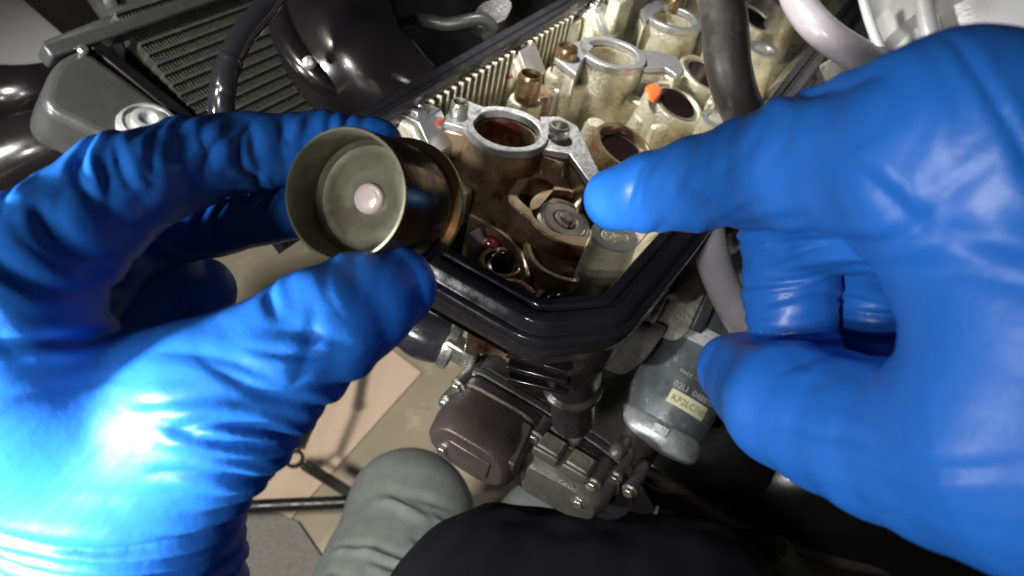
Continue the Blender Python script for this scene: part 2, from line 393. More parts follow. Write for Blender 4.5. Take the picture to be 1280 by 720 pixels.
# hollow dowels and plain sleeves
def dowel(px, py, w, r, h, m='bolt', name='dowel', base=True, ri=.72):
    c = EL(px, py, w)
    V, Fc = [], []
    mb = MB().lathe(EW(*c, w-h), en, [(r*1.02, 0), (r*1.02, h*.86), (r*.96, h*.95), (r*.9, h), (r*ri, h), (r*ri*.98, h*.9), (r*ri, h*.1)], 28)
    o = mb.build(name, m, head_out, smooth=45)
    if base: MB().lathe(EW(*c, w-h-.004), en, [(r*1.45, -.03), (r*1.45, .002), (r*1.3, .004), (r*.95, .0042)], 28).build('dowel_boss', 'cast', head_out, smooth=45)
    return o
dowel(575, 127, WT+.006, .0042, .009)
dowel(700, 156, WT+.004, .0052, .010)
dowel(664, 92, WT+.004, .0062, .015, 'sleeve', 'sleeve', ri=.8)
dowel(710, 58, WT+.006, .0062, .016, 'sleeve', 'sleeve', ri=.8)
dowel(846, -6, WT+.006, .0062, .016, 'sleeve', 'sleeve', ri=.8)
dowel(936, -30, WT+.006, .0062, .016, 'sleeve', 'sleeve', ri=.8)
def tower(px, py, w, r, m='cast', name='sleeve_tower'):
    c = EL(px, py, w); return MB().lathe(EW(*c, W0), en, [(r*1.2, 0), (r*1.05, .012), (r, w-W0-.002), (r-.0015, w-W0), (r*.5, w-W0)], 30).build(name, m, head_out, smooth=45)
tower(668, 112, WT-.012, .0105, 'castbrown'); tower(714, 78, WT-.012, .0105, 'cast')
# threaded posts
def post(px, py, w, r, depth=.04):
    c = EL(px, py, w)
    o = MB().lathe(EW(*c, w-depth), en, [(r*1.18, 0), (r*1.03, depth*.7), (r, depth-.003), (r, depth-.001), (r*.9, depth-.0005)], 32).build('threaded_post', 'cast', head_out, smooth=45)
    MB().lathe(EW(*c, w-.001), en, [(r*1.0, -.001), (r*.99, .0012), (r*.62, .0012), (r*.55, -.001), (r*.5, -.003), (r*.2, -.0035)], 32).build('machined_top', 'mach', o, smooth=40)
    MB().lathe(EW(*c, w-.0035), en, [(r*.46, 0), (r*.46, .0012), (r*.2, .0022)], 20).build('thread', 'bolt', o, smooth=40)
post(768, 294, WT, .0098); post(955, 61, WT, .0105); post(897, 148, WT-.004, .009); post(986, 5, WT, .0105)
# tappet bores
TAX = nrm(en-eb*.30)                            # the inlet valves lean back
def bore(px, py, w, ro, ri, m='cast', deep=None):
    c = EL(px, py, w); o = EW(*c, w); deep = deep or (w-W0)
    mb = MB().lathe(o, TAX, [(ro*1.12, -deep-.01), (ro*1.03, -.012), (ro, -.002), (ro-.001, 0), (ri+.0008, 0), (ri, -.001), (ri, -.02)], 48)
    return o, mb.build('tappet_bore', m, head_out, smooth=42)
def bucket_in(o, r, m, label, zoff=-.003, smear=False):
    t = thing('valve_bucket', label, 'valve bucket', o+TAX*(zoff-.012), 'valve buckets standing in the head')
    MB().lathe(o+TAX*zoff, TAX, [(r, -.018), (r, -.0012), (r-.0012, 0), (r-.0022, .0001)], 48, caps=False).build('crown_edge', 'steel', t, smooth=40)
    MB().lathe(o+TAX*zoff, TAX, [(r-.0021, -.002), (r-.0021, -.0002), (r*.5, -.0006), (.0005, -.0008)], 48).build('crown', m, t, smooth=60)
    return t
o2, b2 = bore(782, 182, WB, .0175, .0142, 'castbrown'); bucket_in(o2, .0140, 'blackmirror', 'black oily valve bucket sunk in its bore beside the pointing fingertip', -.004)
o3, b3 = bore(846, 128, WB+.004, .0178, .0142, 'cast'); bucket_in(o3, .0140, 'blackmirror', 'dark mirror valve bucket with an orange smear on its edge', -.0005)
o4, b4 = bore(882, 92, WB+.002, .0175, .0142, 'cast'); bucket_in(o4, .0140, 'blackmirror', 'wet glinting valve bucket beside the thick black hose', -.001)
o5, b5 = bore(945, 22, WB+.002, .0175, .0142, 'cast'); bucket_in(o5, .0140, 'blackmirror', 'bright reflecting valve bucket between thick black hose and grey hose', -.001)
def blob(px_pts, o, nrm_, m, name, parent, th_=.0012):
    pts = []
    for x, y in px_pts:
        r = ray(x, y); t = ((o-CAM)@nrm_)/(r@nrm_); pts.append(CAM+r*t)
    pts = fillet([np.array(p) for p in pts], .004, 4); c = sum(pts)/len(pts)
    mb = MB().loft([pts, [c+(p-c)*.85+nrm_*th_*.7 for p in pts], [c+(p-c)*.5+nrm_*th_ for p in pts]])
    return mb.build(name, m, parent, smooth=80)
sm = blob([(806, 108), (818, 104), (828, 112), (824, 124), (816, 130), (806, 120)], o3+TAX*.0004, TAX, 'orange', 'sealant_smear', None, .0018)
tag(sm, 'small orange sealant smear stuck on a valve bucket edge', 'sealant')
MB().box(o3-TAX*.010+nrm(EWp(790, 120, WB)-o3)*.021, ea*.005, eb*.006, TAX*.009).build('boss_ear', 'cast', b3, bevel=.002)
# open bore: machined land with a side pocket, retainer inside
WL = -.0215
landp = [EL(x, y, WL) for x, y in [(633, 248), (640, 232), (654, 212), (672, 207), (686, 213), (701, 224), (722, 221), (746, 226), (764, 246), (770, 270), (758, 296), (738, 311), (718, 309), (690, 300), (668, 284), (660, 272), (646, 264)]]
cb = EL(709, 266, WL)
pocket = fillet([EL(x, y, WL) for x, y in [(646, 246), (666, 222), (684, 226), (692, 234), (672, 258), (664, 262)]], .003, 4)
def to_land(u, v): return EW(u, v, WL)
V, Fc = plate(fillet(landp, .006, 4), [circ(cb, .0162, 40), pocket], to_land, en*-.023)
land = mkobj('tappet_land', V, Fc, 'castbrown', head_out, smooth=40, bevel=.0012)
V, Fc = plate(offset(fillet(landp, .006, 4), -.0009), [circ(cb, .0168, 40), offset(pocket, .0009)], lambda u, v: EW(u, v, WL+.0003), en*-.0002); mkobj('land_face', V, Fc, 'tan', land, smooth=30)
V, Fc = plate(fillet([cb*0+p for p in pocket], .001, 2), [], lambda u, v: EW(u, v, WL-.012), en*-.003); mkobj('oil_in_pocket', V, Fc, 'oilred', land)
# skirt that flares below the land
q_ = fillet(landp, .006, 4); cc = sum(q_)/len(q_)
MB().loft([[EW(*(cc+(p-cc)*1.005), WL-.008) for p in q_], [EW(*(cc+(p-cc)*1.12), WL-.014) for p in q_], [EW(*(cc+(p-cc)*1.22), W1) for p in q_]], caps=False).build('land_skirt', 'castbrown', land, smooth=50)
MB().lathe(EW(*cb, WL-.020), en, [(.0157, 0), (.0157, .001)], 32).build('bore_floor', 'oil', land)
ret = thing('spring_retainer', 'round steel valve spring retainer exposed in the uncovered tappet bore', 'retainer', EW(*cb, WL-.016))
ro_ = EW(*cb, WL-.004); RAX = nrm(en-eb*.22)
MB().lathe(ro_, RAX, [(.0128, -.006), (.0142, -.004), (.0142, -.0012), (.0136, -.0004), (.0120, 0), (.0114, -.0008), (.0104, -.0008), (.0098, .0002), (.0062, .0004), (.0054, -.0006), (.0052, -.003)], 48).build('retainer_plate', 'steel', ret, smooth=35)
for s_ in (-1, 1):
    x, y, z = basis(RAX); rings = []
    for r, h in [(.0051, -.003), (.0051, .0006), (.0046, .0011), (.0034, .0011), (.0034, -.003)]:
        rings.append([ro_+z*h+(x*math.cos(t)+y*math.sin(t))*r for t in np.linspace(.12, PI-.12, 16)+(0 if s_ > 0 else PI)])
    MB().loft(rings, closed=False, caps=True).build('keeper', 'steel', ret, smooth=35)
MB().lathe(ro_, RAX, [(.0030, -.004), (.0030, .0018), (.0027, .0024), (.0005, .0025)], 24).build('valve_stem', 'bolt', ret, smooth=35)
for k in range(3):
    th = np.linspace(0, 2*PI, 25)
spr = [ro_-RAX*(.007+.0022*t/(2*PI))+(basis(RAX)[0]*math.cos(t)+basis(RAX)[1]*math.sin(t))*.0105 for t in np.linspace(0, 6*PI, 40)]
MB().tube(spr, .0013, 8, 2).build('valve_spring', 'steel', ret, smooth=60)
# head nuts sunk in the near end, with oily cups round them
def nut(px, py, w, r, cup=True):
    c = EL(px, py, w); o = EW(*c, w)
    n_ = MB().lathe(o, en, [(r*1.25, -.006), (r*1.25, -.004), (r, -.0038), (r*.98, -.001), (r*.8, .001), (r*.45, .0024), (r*.02, .003)], 26).build('head_nut', 'blackmirror', head_out, smooth=50)
    if cup: MB().lathe(o-en*.006, en, [(r*2.1, -.035), (r*2.05, .003), (r*1.9, .004), (r*1.55, .0035), (r*1.45, .000), (r*1.2, -.001)], 30).build('nut_seat', 'castbrown', head_out, smooth=50)
nut(629, 322, -.036, .0050); nut(700, 374, -.034, .0054)
curved_wall([(660, 292), (662, 312), (674, 332), (700, 346), (728, 350), (752, 342)], -.030, W1, .0018)
curved_wall([(588, 268), (606, 276), (640, 300), (655, 322), (660, 345)], -.034, W1, .0016)
curved_wall([(600, 345), (622, 348), (650, 352), (668, 366)], -.034, W1, .002)
for rr in [[(586, 290), (606, 280), (632, 302), (610, 316)]]:
    pts = [EWp(x, y, -.030-.010*k) for k, (x, y) in enumerate(rr[:2])]+[EWp(x, y, -.040-.004*k) for k, (x, y) in enumerate(rr[2:])]
    MB().prism(pts, -en*.03).build('guide_ramp', 'mach', head_out, bevel=.001)
blob([(604, 296), (618, 292), (630, 302), (616, 312), (606, 308)], EWp(616, 302, -.038), en, 'oilred', 'red_oil_film', head_out, .0006)
curved_wall([(745, 300), (742, 325), (750, 345)], -.03, W1, .002, 'castbrown')
# cam carriers along the front wall
def carrier(px, py, w, lu, lv, h, m_top='mach', tilt=.45, hole=True, orange=False):
    c = EL(px, py, w); o = EW(*c, w)
    prof = [(-lv, -h), (lv, -h), (lv, -.003), (lv*.55, 0), (-lv*.25, 0), (-lv, -lv*tilt*2.0)]
    b_ = MB().prism([o+eb*v+en*ww-ea*lu for v, ww in prof], ea*2*lu).build('cam_carrier', 'cast', head_out, bevel=.002, seg=3)
    p2 = [(lv*.5, .0006), (-lv*.28, .0006), (-lv*1.02, -lv*tilt*2.0), (-lv*1.02, -lv*tilt*2-.004), (-lv*.3, -.003), (lv*.5, -.003)]
    MB().prism([o+eb*v+en*ww-ea*lu*.72+ea*.001 for v, ww in p2], ea*lu*1.5).build('bearing_face', m_top, b_, bevel=.0005)
    if hole:
        MB().lathe(o+eb*lv*.15, en, [(.0045, -.001), (.0045, .0022), (.0035, .003), (.002, .003), (.0018, .001)], 6).build('carrier_bolt', 'bolt', b_, smooth=30, bevel=.0003)
    if orange: blob(orange, o-eb*lv*.6-en*lv*tilt*.9, nrm(en+eb*-.9), 'orange', 'sealant_smear', b_, .001)
    return b_
carrier(527, 143, WT+.002, .0115, .0135, .036, orange=[(534, 150), (552, 140), (558, 150), (548, 160), (536, 158)])
carrier(650, 58, WT+.002, .0115, .0135, .036)
carrier(747, 12, WT+.002, .0125, .0145, .036)
carrier(600, 105, WT-.014, .012, .009, .024, hole=False)
blob([(618, 84), (640, 82), (652, 92), (636, 100), (620, 96)], EWp(635, 90, -.016), en, 'oilred', 'red_oil_film', head_out)
MB().box(EWp(635, 92, -.026), ea*.016, eb*.012, en*.0095).build('cast_ledge', 'cast', head_out, bevel=.002)
MB().lathe(EWp(713, 22, WT), en, [(.008, -.04), (.0075, -.004), (.007, 0), (.003, .0005)], 8).build('wall_pillar', 'cast', head_out, smooth=30, bevel=.0008)
MB().box(EWp(770, 25, WT-.004), ea*.012, eb*.004, en*.015).build('cast_ledge', 'cast', head_out, bevel=.0015)
# ribs on the inside of the front wall
RIB = None
def rib(u):
    global RIB
    o = EW(u, vf-.0065, -.019)
    if RIB is None:
        RIB = MB().box(o, ea*.0009, eb*.0022, en*.0175).build('wall_rib', 'cast', head_out, bevel=.0005); return
    r = RIB.copy(); col.objects.link(r); r.location = o-wloc(head_out)
for k in range(26):
    u = EL(512, 128, 0)[0]+.0062*k
    if not (EL(625, 50, 0)[0] < u < EL(660, 50, 0)[0]-.0): rib(u)
for k in range(8): rib(EL(738, -8, 0)[0]+.008*k)
# cast webs on the cam-box floor
for (xa, ya, xb, yb, h) in [(735, 255, 800, 215, .012), (812, 170, 860, 160, .014), (600, 190, 560, 175, .012), (690, 130, 740, 120, .016), (880, 150, 900, 120, .018), (800, 110, 770, 130, .012), (560, 215, 588, 240, .01), (900, 110, 960, 90, .014)]:
    A_, B_ = EWp(xa, ya, -.03), EWp(xb, yb, -.03); d_ = nrm(B_-A_)
    MB().box((A_+B_)/2-en*(.015-h/2), (B_-A_)/2, np.cross(en, d_)*.0025, en*h).build('cast_web', 'cast', head_out, bevel=.0015)
for (x, y, r) in [(742, 165, .006), (800, 158, .006), (560, 205, .007), (868, 160, .006), (925, 90, .007), (740, 90, .006), (905, 70, .006)]:
    MB().lathe(EWp(x, y, -.034), en, [(r*1.3, -.01), (r, .004), (r*.8, .006), (r*.4, .0062)], 20).build('floor_boss', 'cast', head_out, smooth=45)

# ---------------------------------------------------------------- below the head
# drain column on the corner and its pipe
colm = EWp(716, 438, -.012)
cdn = nrm(P(716, 500, .345)-P(716, 430, .300))
MB().lathe(P(716, 428, .297), cdn, [(.0115, 0), (.0115, .03), (.0105, .034), (.0125, .036), (.0125, .039), (.0095, .040), (.0095, .075)], 28).build('drain_column', 'blackpaint', engine, smooth=40)
# lower side ribs
for k in range(3):
    A_ = P(636, 436+k*15, .287+k*.007); B_ = P(712, 458+k*13, .283+k*.008)
    MB().box((A_+B_)/2, (B_-A_)/2, nrm(np.cross(B_-A_, en))*.004, en*.0011).build('side_fin', 'gloss', engine, bevel=.0006)
# crankcase: seam plane lies across the crank, so it is built in (v, w) and pushed along u
WS = -.125
us = .0712
def sec(pts, u): return [EW(u, v, w) for v, w in pts]
casev = fillet([(.064, WS-.008), (.055, WS+.003), (.015, WS+.003), (-.02, WS), (-.038, WS-.006), (-.044, WS-.035), (-.02, WS-.060), (.04, WS-.058), (.067, WS-.036)], .010, 5)
MB().prism(sec(casev, us+.003), ea*.18).build('crankcase', 'greypaint', engine, smooth=40, bevel=.002)
fl_ = [np.array(p) for p in casev]; cf = sum(fl_)/len(fl_)
MB().prism(sec([cf+(p-cf)*1.03 for p in fl_], us+.0028), ea*-.0052).build('case_flange', 'greypaint', engine, smooth=40, bevel=.001)
MB().prism(sec([cf+(p-cf)*1.015 for p in fl_], us-.0024), ea*-.0016).build('case_gasket', 'rubber', engine, smooth=40)
# brown pick-up cover
def loft_sec(poly, steps, name, m, bevel=.002, fil=.008):
    p0 = fillet(poly, fil, 4); c = sum(p0)/len(p0)
    return MB().loft([sec([c+(p-c)*s+np.array(sh) for p in p0], u) for u, s, sh in steps]).build(name, m, engine, smooth=38, bevel=bevel)
covp = [(.062, WS-.008), (.054, WS+.002), (.020, WS+.003), (.010, WS-.005), (.008, WS-.022), (.02, WS-.028), (.048, WS-.028), (.063, WS-.02)]
cov = loft_sec(covp, [(us-.004, 1.04, (0, 0)), (us-.010, 1.04, (0, 0)), (us-.0102, .96, (0, 0)), (us-.026, .95, (0, -.001)), (us-.034, .88, (0, -.002)), (us-.037, .76, (0, -.002))], 'pickup_cover', 'brownpaint')
for dv, wd in ((.050, .005), (.0175, .006)):
    MB().prism([EW(us-.012, dv-wd/2, WS+.0015), EW(us-.012, dv+wd/2, WS+.0015), EW(us-.033, dv+wd/2-.003, WS-.006), EW(us-.033, dv-wd/2-.003, WS-.006)], en*-.008).build('cover_rib', 'brownpaint', cov, bevel=.001)
MB().box(EW(us-.037, .034, WS-.015), ea*.001, eb*.012, en*.006).build('cover_panel', 'brownpaint', cov, bevel=.0009)
# rear cover with pads
cov2 = loft_sec([(.0125, WS-.005), (-.018, WS-.003), (-.034, WS-.008), (-.036, WS-.018), (-.02, WS-.028), (.012, WS-.030)], [(us-.004, 1.03, (0, 0)), (us-.008, 1.03, (0, 0)), (us-.0082, .97, (0, 0)), (us-.021, .95, (0, -.001)), (us-.026, .80, (0, -.003))], 'clutch_cover', 'greypaint', fil=.005)
for v in (.0022, -.0140):
    MB().box(EW(us-.0150, v, WS-.0040), ea*.0066, eb*.0070, en*.0035).build('raised_pad', 'greypaint', cov2, bevel=.0010)
    MB().box(EW(us-.0150, v, WS-.0002), ea*.0048, eb*.0056, en*.0010).build('pad_face', 'alu_dark', cov2, bevel=.0005)
# bosses and flange bolts
def hexbolt(o, axis, r, h, parent, wash=True):
    mb = MB().lathe(o, axis, [(r, 0), (r, h*.8), (r*.86, h), (r*.3, h)], 6)
    b_ = mb.build('flange_bolt', 'bolt', parent, smooth=25, bevel=.0003)
    if wash: MB().lathe(o, axis, [(r*1.35, -.0002), (r*1.35, .0008), (r*1.1, .0011)], 20).build('washer', 'bolt', b_, smooth=40)
for u, v, w in [(.0580, .0115, WS-.003), (.0600, .0590, WS-.002), (.0530, -.0240, WS-.005), (.0640, -.0310, WS-.006), (.0640, -.0400, WS-.009), (.058, .063, WS-.016)]:
    MB().lathe(EW(u, v, w), ea, [(.0036, 0), (.0038, .006), (.0036, us+.008-u), (.0026, us+.012-u), (.001, us+.0125-u)], 20).build('bolt_boss', 'greypaint', engine, smooth=60)
    hexbolt(EW(u-.0002, v, w), -ea, .0029, .0036, engine)
hexbolt(EW(us-.0255, -.022, WS-.014), -ea, .003, .003, cov2); hexbolt(EW(us-.036, .048, WS-.019), -ea, .003, .004, cov)
# rounded top of the crankcase behind the seam
for (x, y, r, h, w) in [(716, 506, .012, .006, -.123)]:
    MB().lathe(EWp(x, y, w), en, [(r*1.6, -h), (r*1.15, -h*.2), (r, h*.3), (r*.7, h*.7), (r*.05, h*.8)], 24).build('case_boss', 'greypaint', engine, smooth=60)
for (x, y) in ((726, 533), (780, 549)):
    u, v = EL(x, y, WS+.006); MB().tube([EW(u+.004, v, WS-.001), EW(u-.004, v, WS+.001), EW(us, v, WS-.002)], [.0036, .0040, .0034], 18).build('case_boss', 'greypaint', engine, smooth=60)
    pass
# gear-selector stub and cable clip left of the cover
MB().tube([P(505, 405, .43), P(530, 420, .43), P(560, 428, .43)], [.012, .013, .012], 18).build('coolant_elbow', 'rubber', engine, smooth=60)
MB().lathe(P(558, 428, .428), nrm(P(575, 436, .43)-P(555, 426, .43)), [(.0135, 0), (.0138, .003), (.0135, .005), (.011, .006)], 24).build('hose_clamp', 'bolt', engine, smooth=40)
MB().box(P(578, 440, .42), nrm(P(590, 447, .42)-P(570, 435, .42))*.009, en*.006, nrm(np.cross(P(590, 447, .42)-P(570, 435, .42), en))*.005).build('clamp_block', 'bolt', engine, bevel=.0015)
# rough cast bodies between head and starter (rear side)
MB().prism(fillet([P(x, y, .40) for x, y in [(742, 440), (800, 395), (838, 408), (806, 452), (778, 470), (742, 455)]], .004, 4), FW*.03).build('mount_lug', 'greypaint', engine, smooth=40, bevel=.003, seg=3)
MB().prism(fillet([P(x, y, .405) for x, y in [(795, 400), (838, 372), (890, 360), (880, 400), (845, 428), (808, 415)]], .004, 4), FW*.04).build('intake_casting', 'alu_dark', engine, smooth=40, bevel=.004, seg=3)
MB().lathe(P(850, 345, .40), nrm(P(905, 352, .42)-P(845, 343, .40)), [(.012, -.012), (.0135, -.004), (.0130, .006), (.009, .012), (.001, .013)], 24).build('rubber_bung', 'frame', engine, smooth=60)
MB().prism([P(x, y, .40) for x, y in [(862, 412), (900, 330), (915, 334), (878, 418)]], FW*.01).build('mount_strap', 'tank', engine, bevel=.001)
MB().prism(fillet([P(x, y, .47) for x, y in [(985, 150), (1010, 90), (1060, 60), (1110, 85), (1100, 130), (1020, 160)]], .01, 4), FW*.05).build('intake_casting', 'alu_dark', engine, smooth=40, bevel=.006, seg=3)
MB().lathe(P(930, 312, .46), nrm(P(960, 300, .46)-P(915, 320, .47)), [(.012, -.02), (.012, 0), (.016, .001), (.016, .012), (.012, .014)], 24).build('intake_stub', 'silver', engine, smooth=40)
MB().prism(fillet([P(x, y, .50) for x, y in [(880, 300), (960, 250), (1150, 300), (1150, 470), (930, 470), (870, 420)]], .01, 4), FW*.06).build('upper_case', 'alu_dark', engine, smooth=40, bevel=.006)

# ================================================================== STARTER MOTOR
s0 = P(817, 545, .425); s1 = P(893, 403, .434); sax = nrm(s1-s0); sl_ = np.linalg.norm(s1-s0); sr = .0238
st = thing('starter_motor', 'grey metal can of the starter motor with a cream printed label', 'starter motor', s0-en*.03)
can = MB().lathe(s0, sax, [(sr*.98, .004), (sr, .006), (sr, sl_), (sr*.9, sl_+.004)], 64).build('can', 'startercan', st, smooth=40)
cap = MB().lathe(s0, sax, [(sr*.5, -.006), (sr*.85, -.005), (sr*1.01, -.003), (sr*1.05, -.001), (sr*1.05, .006), (sr*1.0, .0075)], 64).build('end_cap', 'startercap', st, smooth=40)
tocam = nrm((CAM-s0)-sax*((CAM-s0)@sax)); sy = np.cross(sax, tocam)
def on_can(ang, h, r): return s0+sax*h+(tocam*math.cos(ang)+sy*math.sin(ang))*r
nb = MB().loft([[on_can(a_, h, r) for a_, h, r in [(t, .0005, sr*1.055), (t, .0055, sr*1.055), (t, .0055, sr*1.085), (t, .0005, sr*1.085)]] for t in np.linspace(-.10, .22, 8)])
nb.build('cap_lug', 'startercap', cap, smooth=40, bevel=.0004)
# which way does the label lie?  larger angle = towards sy
sgn = 1 if (sy@RT) > 0 else -1
def patch(a0, a1, h0, h1, r, m, name, parent):
    mb = MB(); n = 20
    mb.loft([[on_can(t*sgn, h0, r), on_can(t*sgn, h1, r), on_can(t*sgn, h1, r-.0004), on_can(t*sgn, h0, r-.0004)] for t in np.linspace(a0, a1, n)])
    return mb.build(name, m, parent, smooth=40)
lab = patch(-.12, .80, .0172, .0245, sr+.0003, 'label', 'label', can)
def text_on_can(txt, a0, h0, size, m, name, flip=1):
    cu = bpy.data.curves.new(name, 'FONT'); cu.body = txt; cu.size = size; cu.extrude = 0
    to = bpy.data.objects.new(name, cu); col.objects.link(to)
    dg = bpy.context.evaluated_depsgraph_get(); me = to.evaluated_get(dg).to_mesh()
    V = [np.array(v.co) for v in me.vertices]; Fc = [list(p.vertices) for p in me.polygons]
    to.evaluated_get(dg).to_mesh_clear(); bpy.data.objects.remove(to); bpy.data.curves.remove(cu)
    W = [on_can(sgn*(a0+v[0]/sr), h0+v[1], sr+.00065) for v in V]
    return mkobj(name, W, Fc, m, can, smooth=0, recalc=False)
text_on_can('KF2LCF8010', -.06, .0190, .0046, 'inkdark', 'label_print')
text_on_can('02LI  048810', -.14, .0258, .0044, 'ink', 'can_print')
text_on_can('MADE IN JAPAN', -.16, .0335, .0026, 'ink', 'can_print')
text_on_can('DENSO', .52, .0338, .0042, 'ink', 'can_print')
MB().lathe(s0+sax*(sl_*.80), sax, [(sr*1.0, -.005), (sr*1.06, -.004), (sr*1.06, .004), (sr*1.0, .005)], 64).build('clamp_band', 'startercap', st, smooth=40)

# ================================================================== HOSES, THROTTLE BODY
def hose(name, pts, rad, m, label, cat='hose', seg=20, mod=None, sub=10):
    o = MB().tube(pts, rad, seg, sub, mod).build(name, m, None, smooth=70); return tag(o, label, cat)
hose('rubber_hose', [P(890, -60, .36), P(905, 20, .36), P(912, 90, .36), P(935, 150, .375), P(985, 210, .42), P(1030, 300, .46)], [.0105, .0105, .0102, .0098, .0098, .0098], 'hose', 'thick black rubber hose hanging over the open cylinder head')
hose('breather_hose', [P(985, -40, .44), P(1000, 5, .43), P(1035, 45, .42), P(1105, 88, .43), P(1200, 150, .46), P(1250, 230, .50)], [.0085, .0088, .0088, .0085, .0085, .0085], 'greyhose', 'grey violet hose running from the head to the silver throttle body')
hose('vent_hose', [P(885, 200, .35), P(882, 260, .35), P(888, 310, .352), P(905, 360, .362), P(938, 415, .372), P(1000, 470, .40), P(1060, 560, .46)], .0077, 'greyhose', 'shiny grey hose passing down between the pointing finger and the thumb')
tb = thing('throttle_body', 'large silver cast throttle body behind the pointing hand', 'throttle body', P(1180, 20, .46))
tx = nrm(P(1090, 10, .42)-P(1250, -60, .5)); tq0 = P(1190, 0, .44)
tdir = nrm(P(1290, 130, .40)-P(1120, -60, .46))
MB().lathe(P(1060, -70, .47), nrm(P(1120, 80, .44)-P(1060, -70, .47)), [(.03, -.02), (.03, 0)], 8)
A0 = P(1222, -75, .50); A1 = P(1262, 100, .47); ax_ = nrm(A1-A0); L_ = np.linalg.norm(A1-A0)
MB().lathe(A0, ax_, [(.070, -.03), (.070, L_*.3), (.066, L_*.33), (.066, L_*.55), (.071, L_*.57), (.071, L_*.75), (.064, L_*.78), (.064, L_+.02)], 72).build('body', 'silver', tb, smooth=35)
MB().tube([P(1072, -30, .445), P(1085, 20, .437), P(1100, 62, .43)], .0028, 12).build('edge_flange', 'silver', tb, smooth=60)
MB().tube([P(1150, -20, .436), P(1162, 40, .425), P(1175, 95, .415)], [.004, .005, .004], 12).build('rib', 'silver', tb, smooth=60)

# ================================================================== RADIATOR AND FRONT CLUTTER
rh = nrm(-eb*.80-en*.55); rn = nrm(np.cross(ea, rh)); rn = rn if rn@(CAM-P(235, 145, .45)) > 0 else -rn
r0 = P(235, 148, .455)
def RP(px, py, lift=0.):
    r = ray(px, py); t = ((r0+rn*lift-CAM)@rn)/(r@rn); return CAM+r*t
rad = thing('radiator', 'black motorcycle radiator with fine fins and a smooth grey end tank', 'radiator', RP(250, 120)-rn*.02)
tl = RP(118, 58); hgt = (r0-tl)@rh
H0 = tl-rh*.004
ul = 0; 
MB().box(H0+rh*(hgt*1.3)+ea*.19-rn*.012, ea*.17, rh*(hgt*1.4), rn*.004).build('core_back', 'matt', rad)
ntube = 21; hh = hgt*2.55/ntube
TB = None
for k in range(ntube):
    o = H0-rh*.01+rh*(hh*(k+.5))+ea*.19
    if TB is None: TB = MB().box(o, ea*.17, rh*.0008, rn*.0065).build('core_tube', 'tube', rad, smooth=0)
    else:
        t_ = TB.copy(); col.objects.link(t_); t_.location = o-wloc(rad)
# corrugated fins between the tubes: too many to pick apart, one mesh
fb = MB(); pitch = .0023
for k in range(ntube-1):
    n = int(.34/pitch); o = H0-rh*.01+rh*(hh*(k+.5)+.0010)+ea*.02
    for i in range(n):
        p0 = o+ea*(i*pitch)+rh*0; p1 = o+ea*((i+.45+.1*random.random())*pitch)+rh*(hh-.002)
        d_ = ea*.0003
        fb.add([p0-d_+rn*.005, p0+d_+rn*.005, p1+d_+rn*.005, p1-d_+rn*.005, p0-d_-rn*.006, p0+d_-rn*.006, p1+d_-rn*.006, p1-d_-rn*.006], [[0, 1, 2, 3], [0, 3, 7, 4], [1, 5, 6, 2]])
fo = fb.build('core_fins', 'fin', rad, smooth=0, recalc=False); fo['kind'] = 'stuff'
# end tank
tk = fillet([RP(x, y, .012) for x, y in [(52, 122), (60, 92), (74, 72), (104, 56), (222, 142), (206, 168), (150, 182), (64, 140)]], .006, 5)
MB().prism(tk, -rn*.035).build('end_tank', 'tank', rad, smooth=40, bevel=.005, seg=4)
MB().prism([RP(x, y, .010) for x, y in [(108, 54), (124, 50), (246, 146), (226, 150)]], -rn*.03).build('side_plate', 'matt', rad, bevel=.001)
MB().lathe(RP(103, 64, .0118), rn, [(.003, 0), (.003, .002), (.002, .003)], 12).build('tank_rivet', 'bolt', rad, smooth=40)
fa = nrm(rn*.7+UP*.4-FW*.3)
ft = MB().lathe(RP(184, 160, .012), fa, [(.016, -.004), (.0165, .001), (.015, .004), (.0125, .005), (.012, .0035), (.0085, .0035), (.0083, .007), (.007, .0075), (.005, .0075), (.005, .004)], 40).build('filler_neck', 'startercap', rad, smooth=35)
MB().box(RP(170, 66, .006)*0+RP(195, 24, .006), ea*.07, rh*.004, rn*.006).build('top_bracket', 'tank', rad, bevel=.0015)
# braided cable wound with tape
hose('taped_cable', [P(360, -40, .375), P(335, 5, .37), P(300, 50, .36), P(280, 100, .355), P(278, 150, .36), P(290, 200, .38)], .0056, 'rubber', 'black taped cable with spiral wrap hanging across the radiator', 'cable', 18, lambda s, t: 1+.09*((s/.012+t/(2*PI)) % 1.0)*(1 if s > .055 else 0), 26)
# black ram-air duct
dk = thing('air_duct', 'glossy black curved plastic duct between radiator and cylinder head', 'duct', P(430, 60, .42))
MB().tube([P(420, -70, .46), P(418, -10, .455), P(422, 40, .45), P(450, 85, .45), P(510, 130, .46)], [.030, .030, .031, .030, .024], 28, 8, lambda s, t: 1+.10*math.cos(2*t)+.04*math.cos(4*t)).build('duct_shell', 'gloss', dk, smooth=60)
MB().tube([P(352, -20, .44), P(352, 20, .435), P(364, 58, .43), P(395, 95, .43), P(440, 124, .44)], [.006, .0075, .008, .0075, .005], 14).build('duct_rim', 'gloss', dk, smooth=60)
hexbolt(P(387, 78, .415), nrm(CAM-P(387, 78, .415)), .0025, .002, dk)
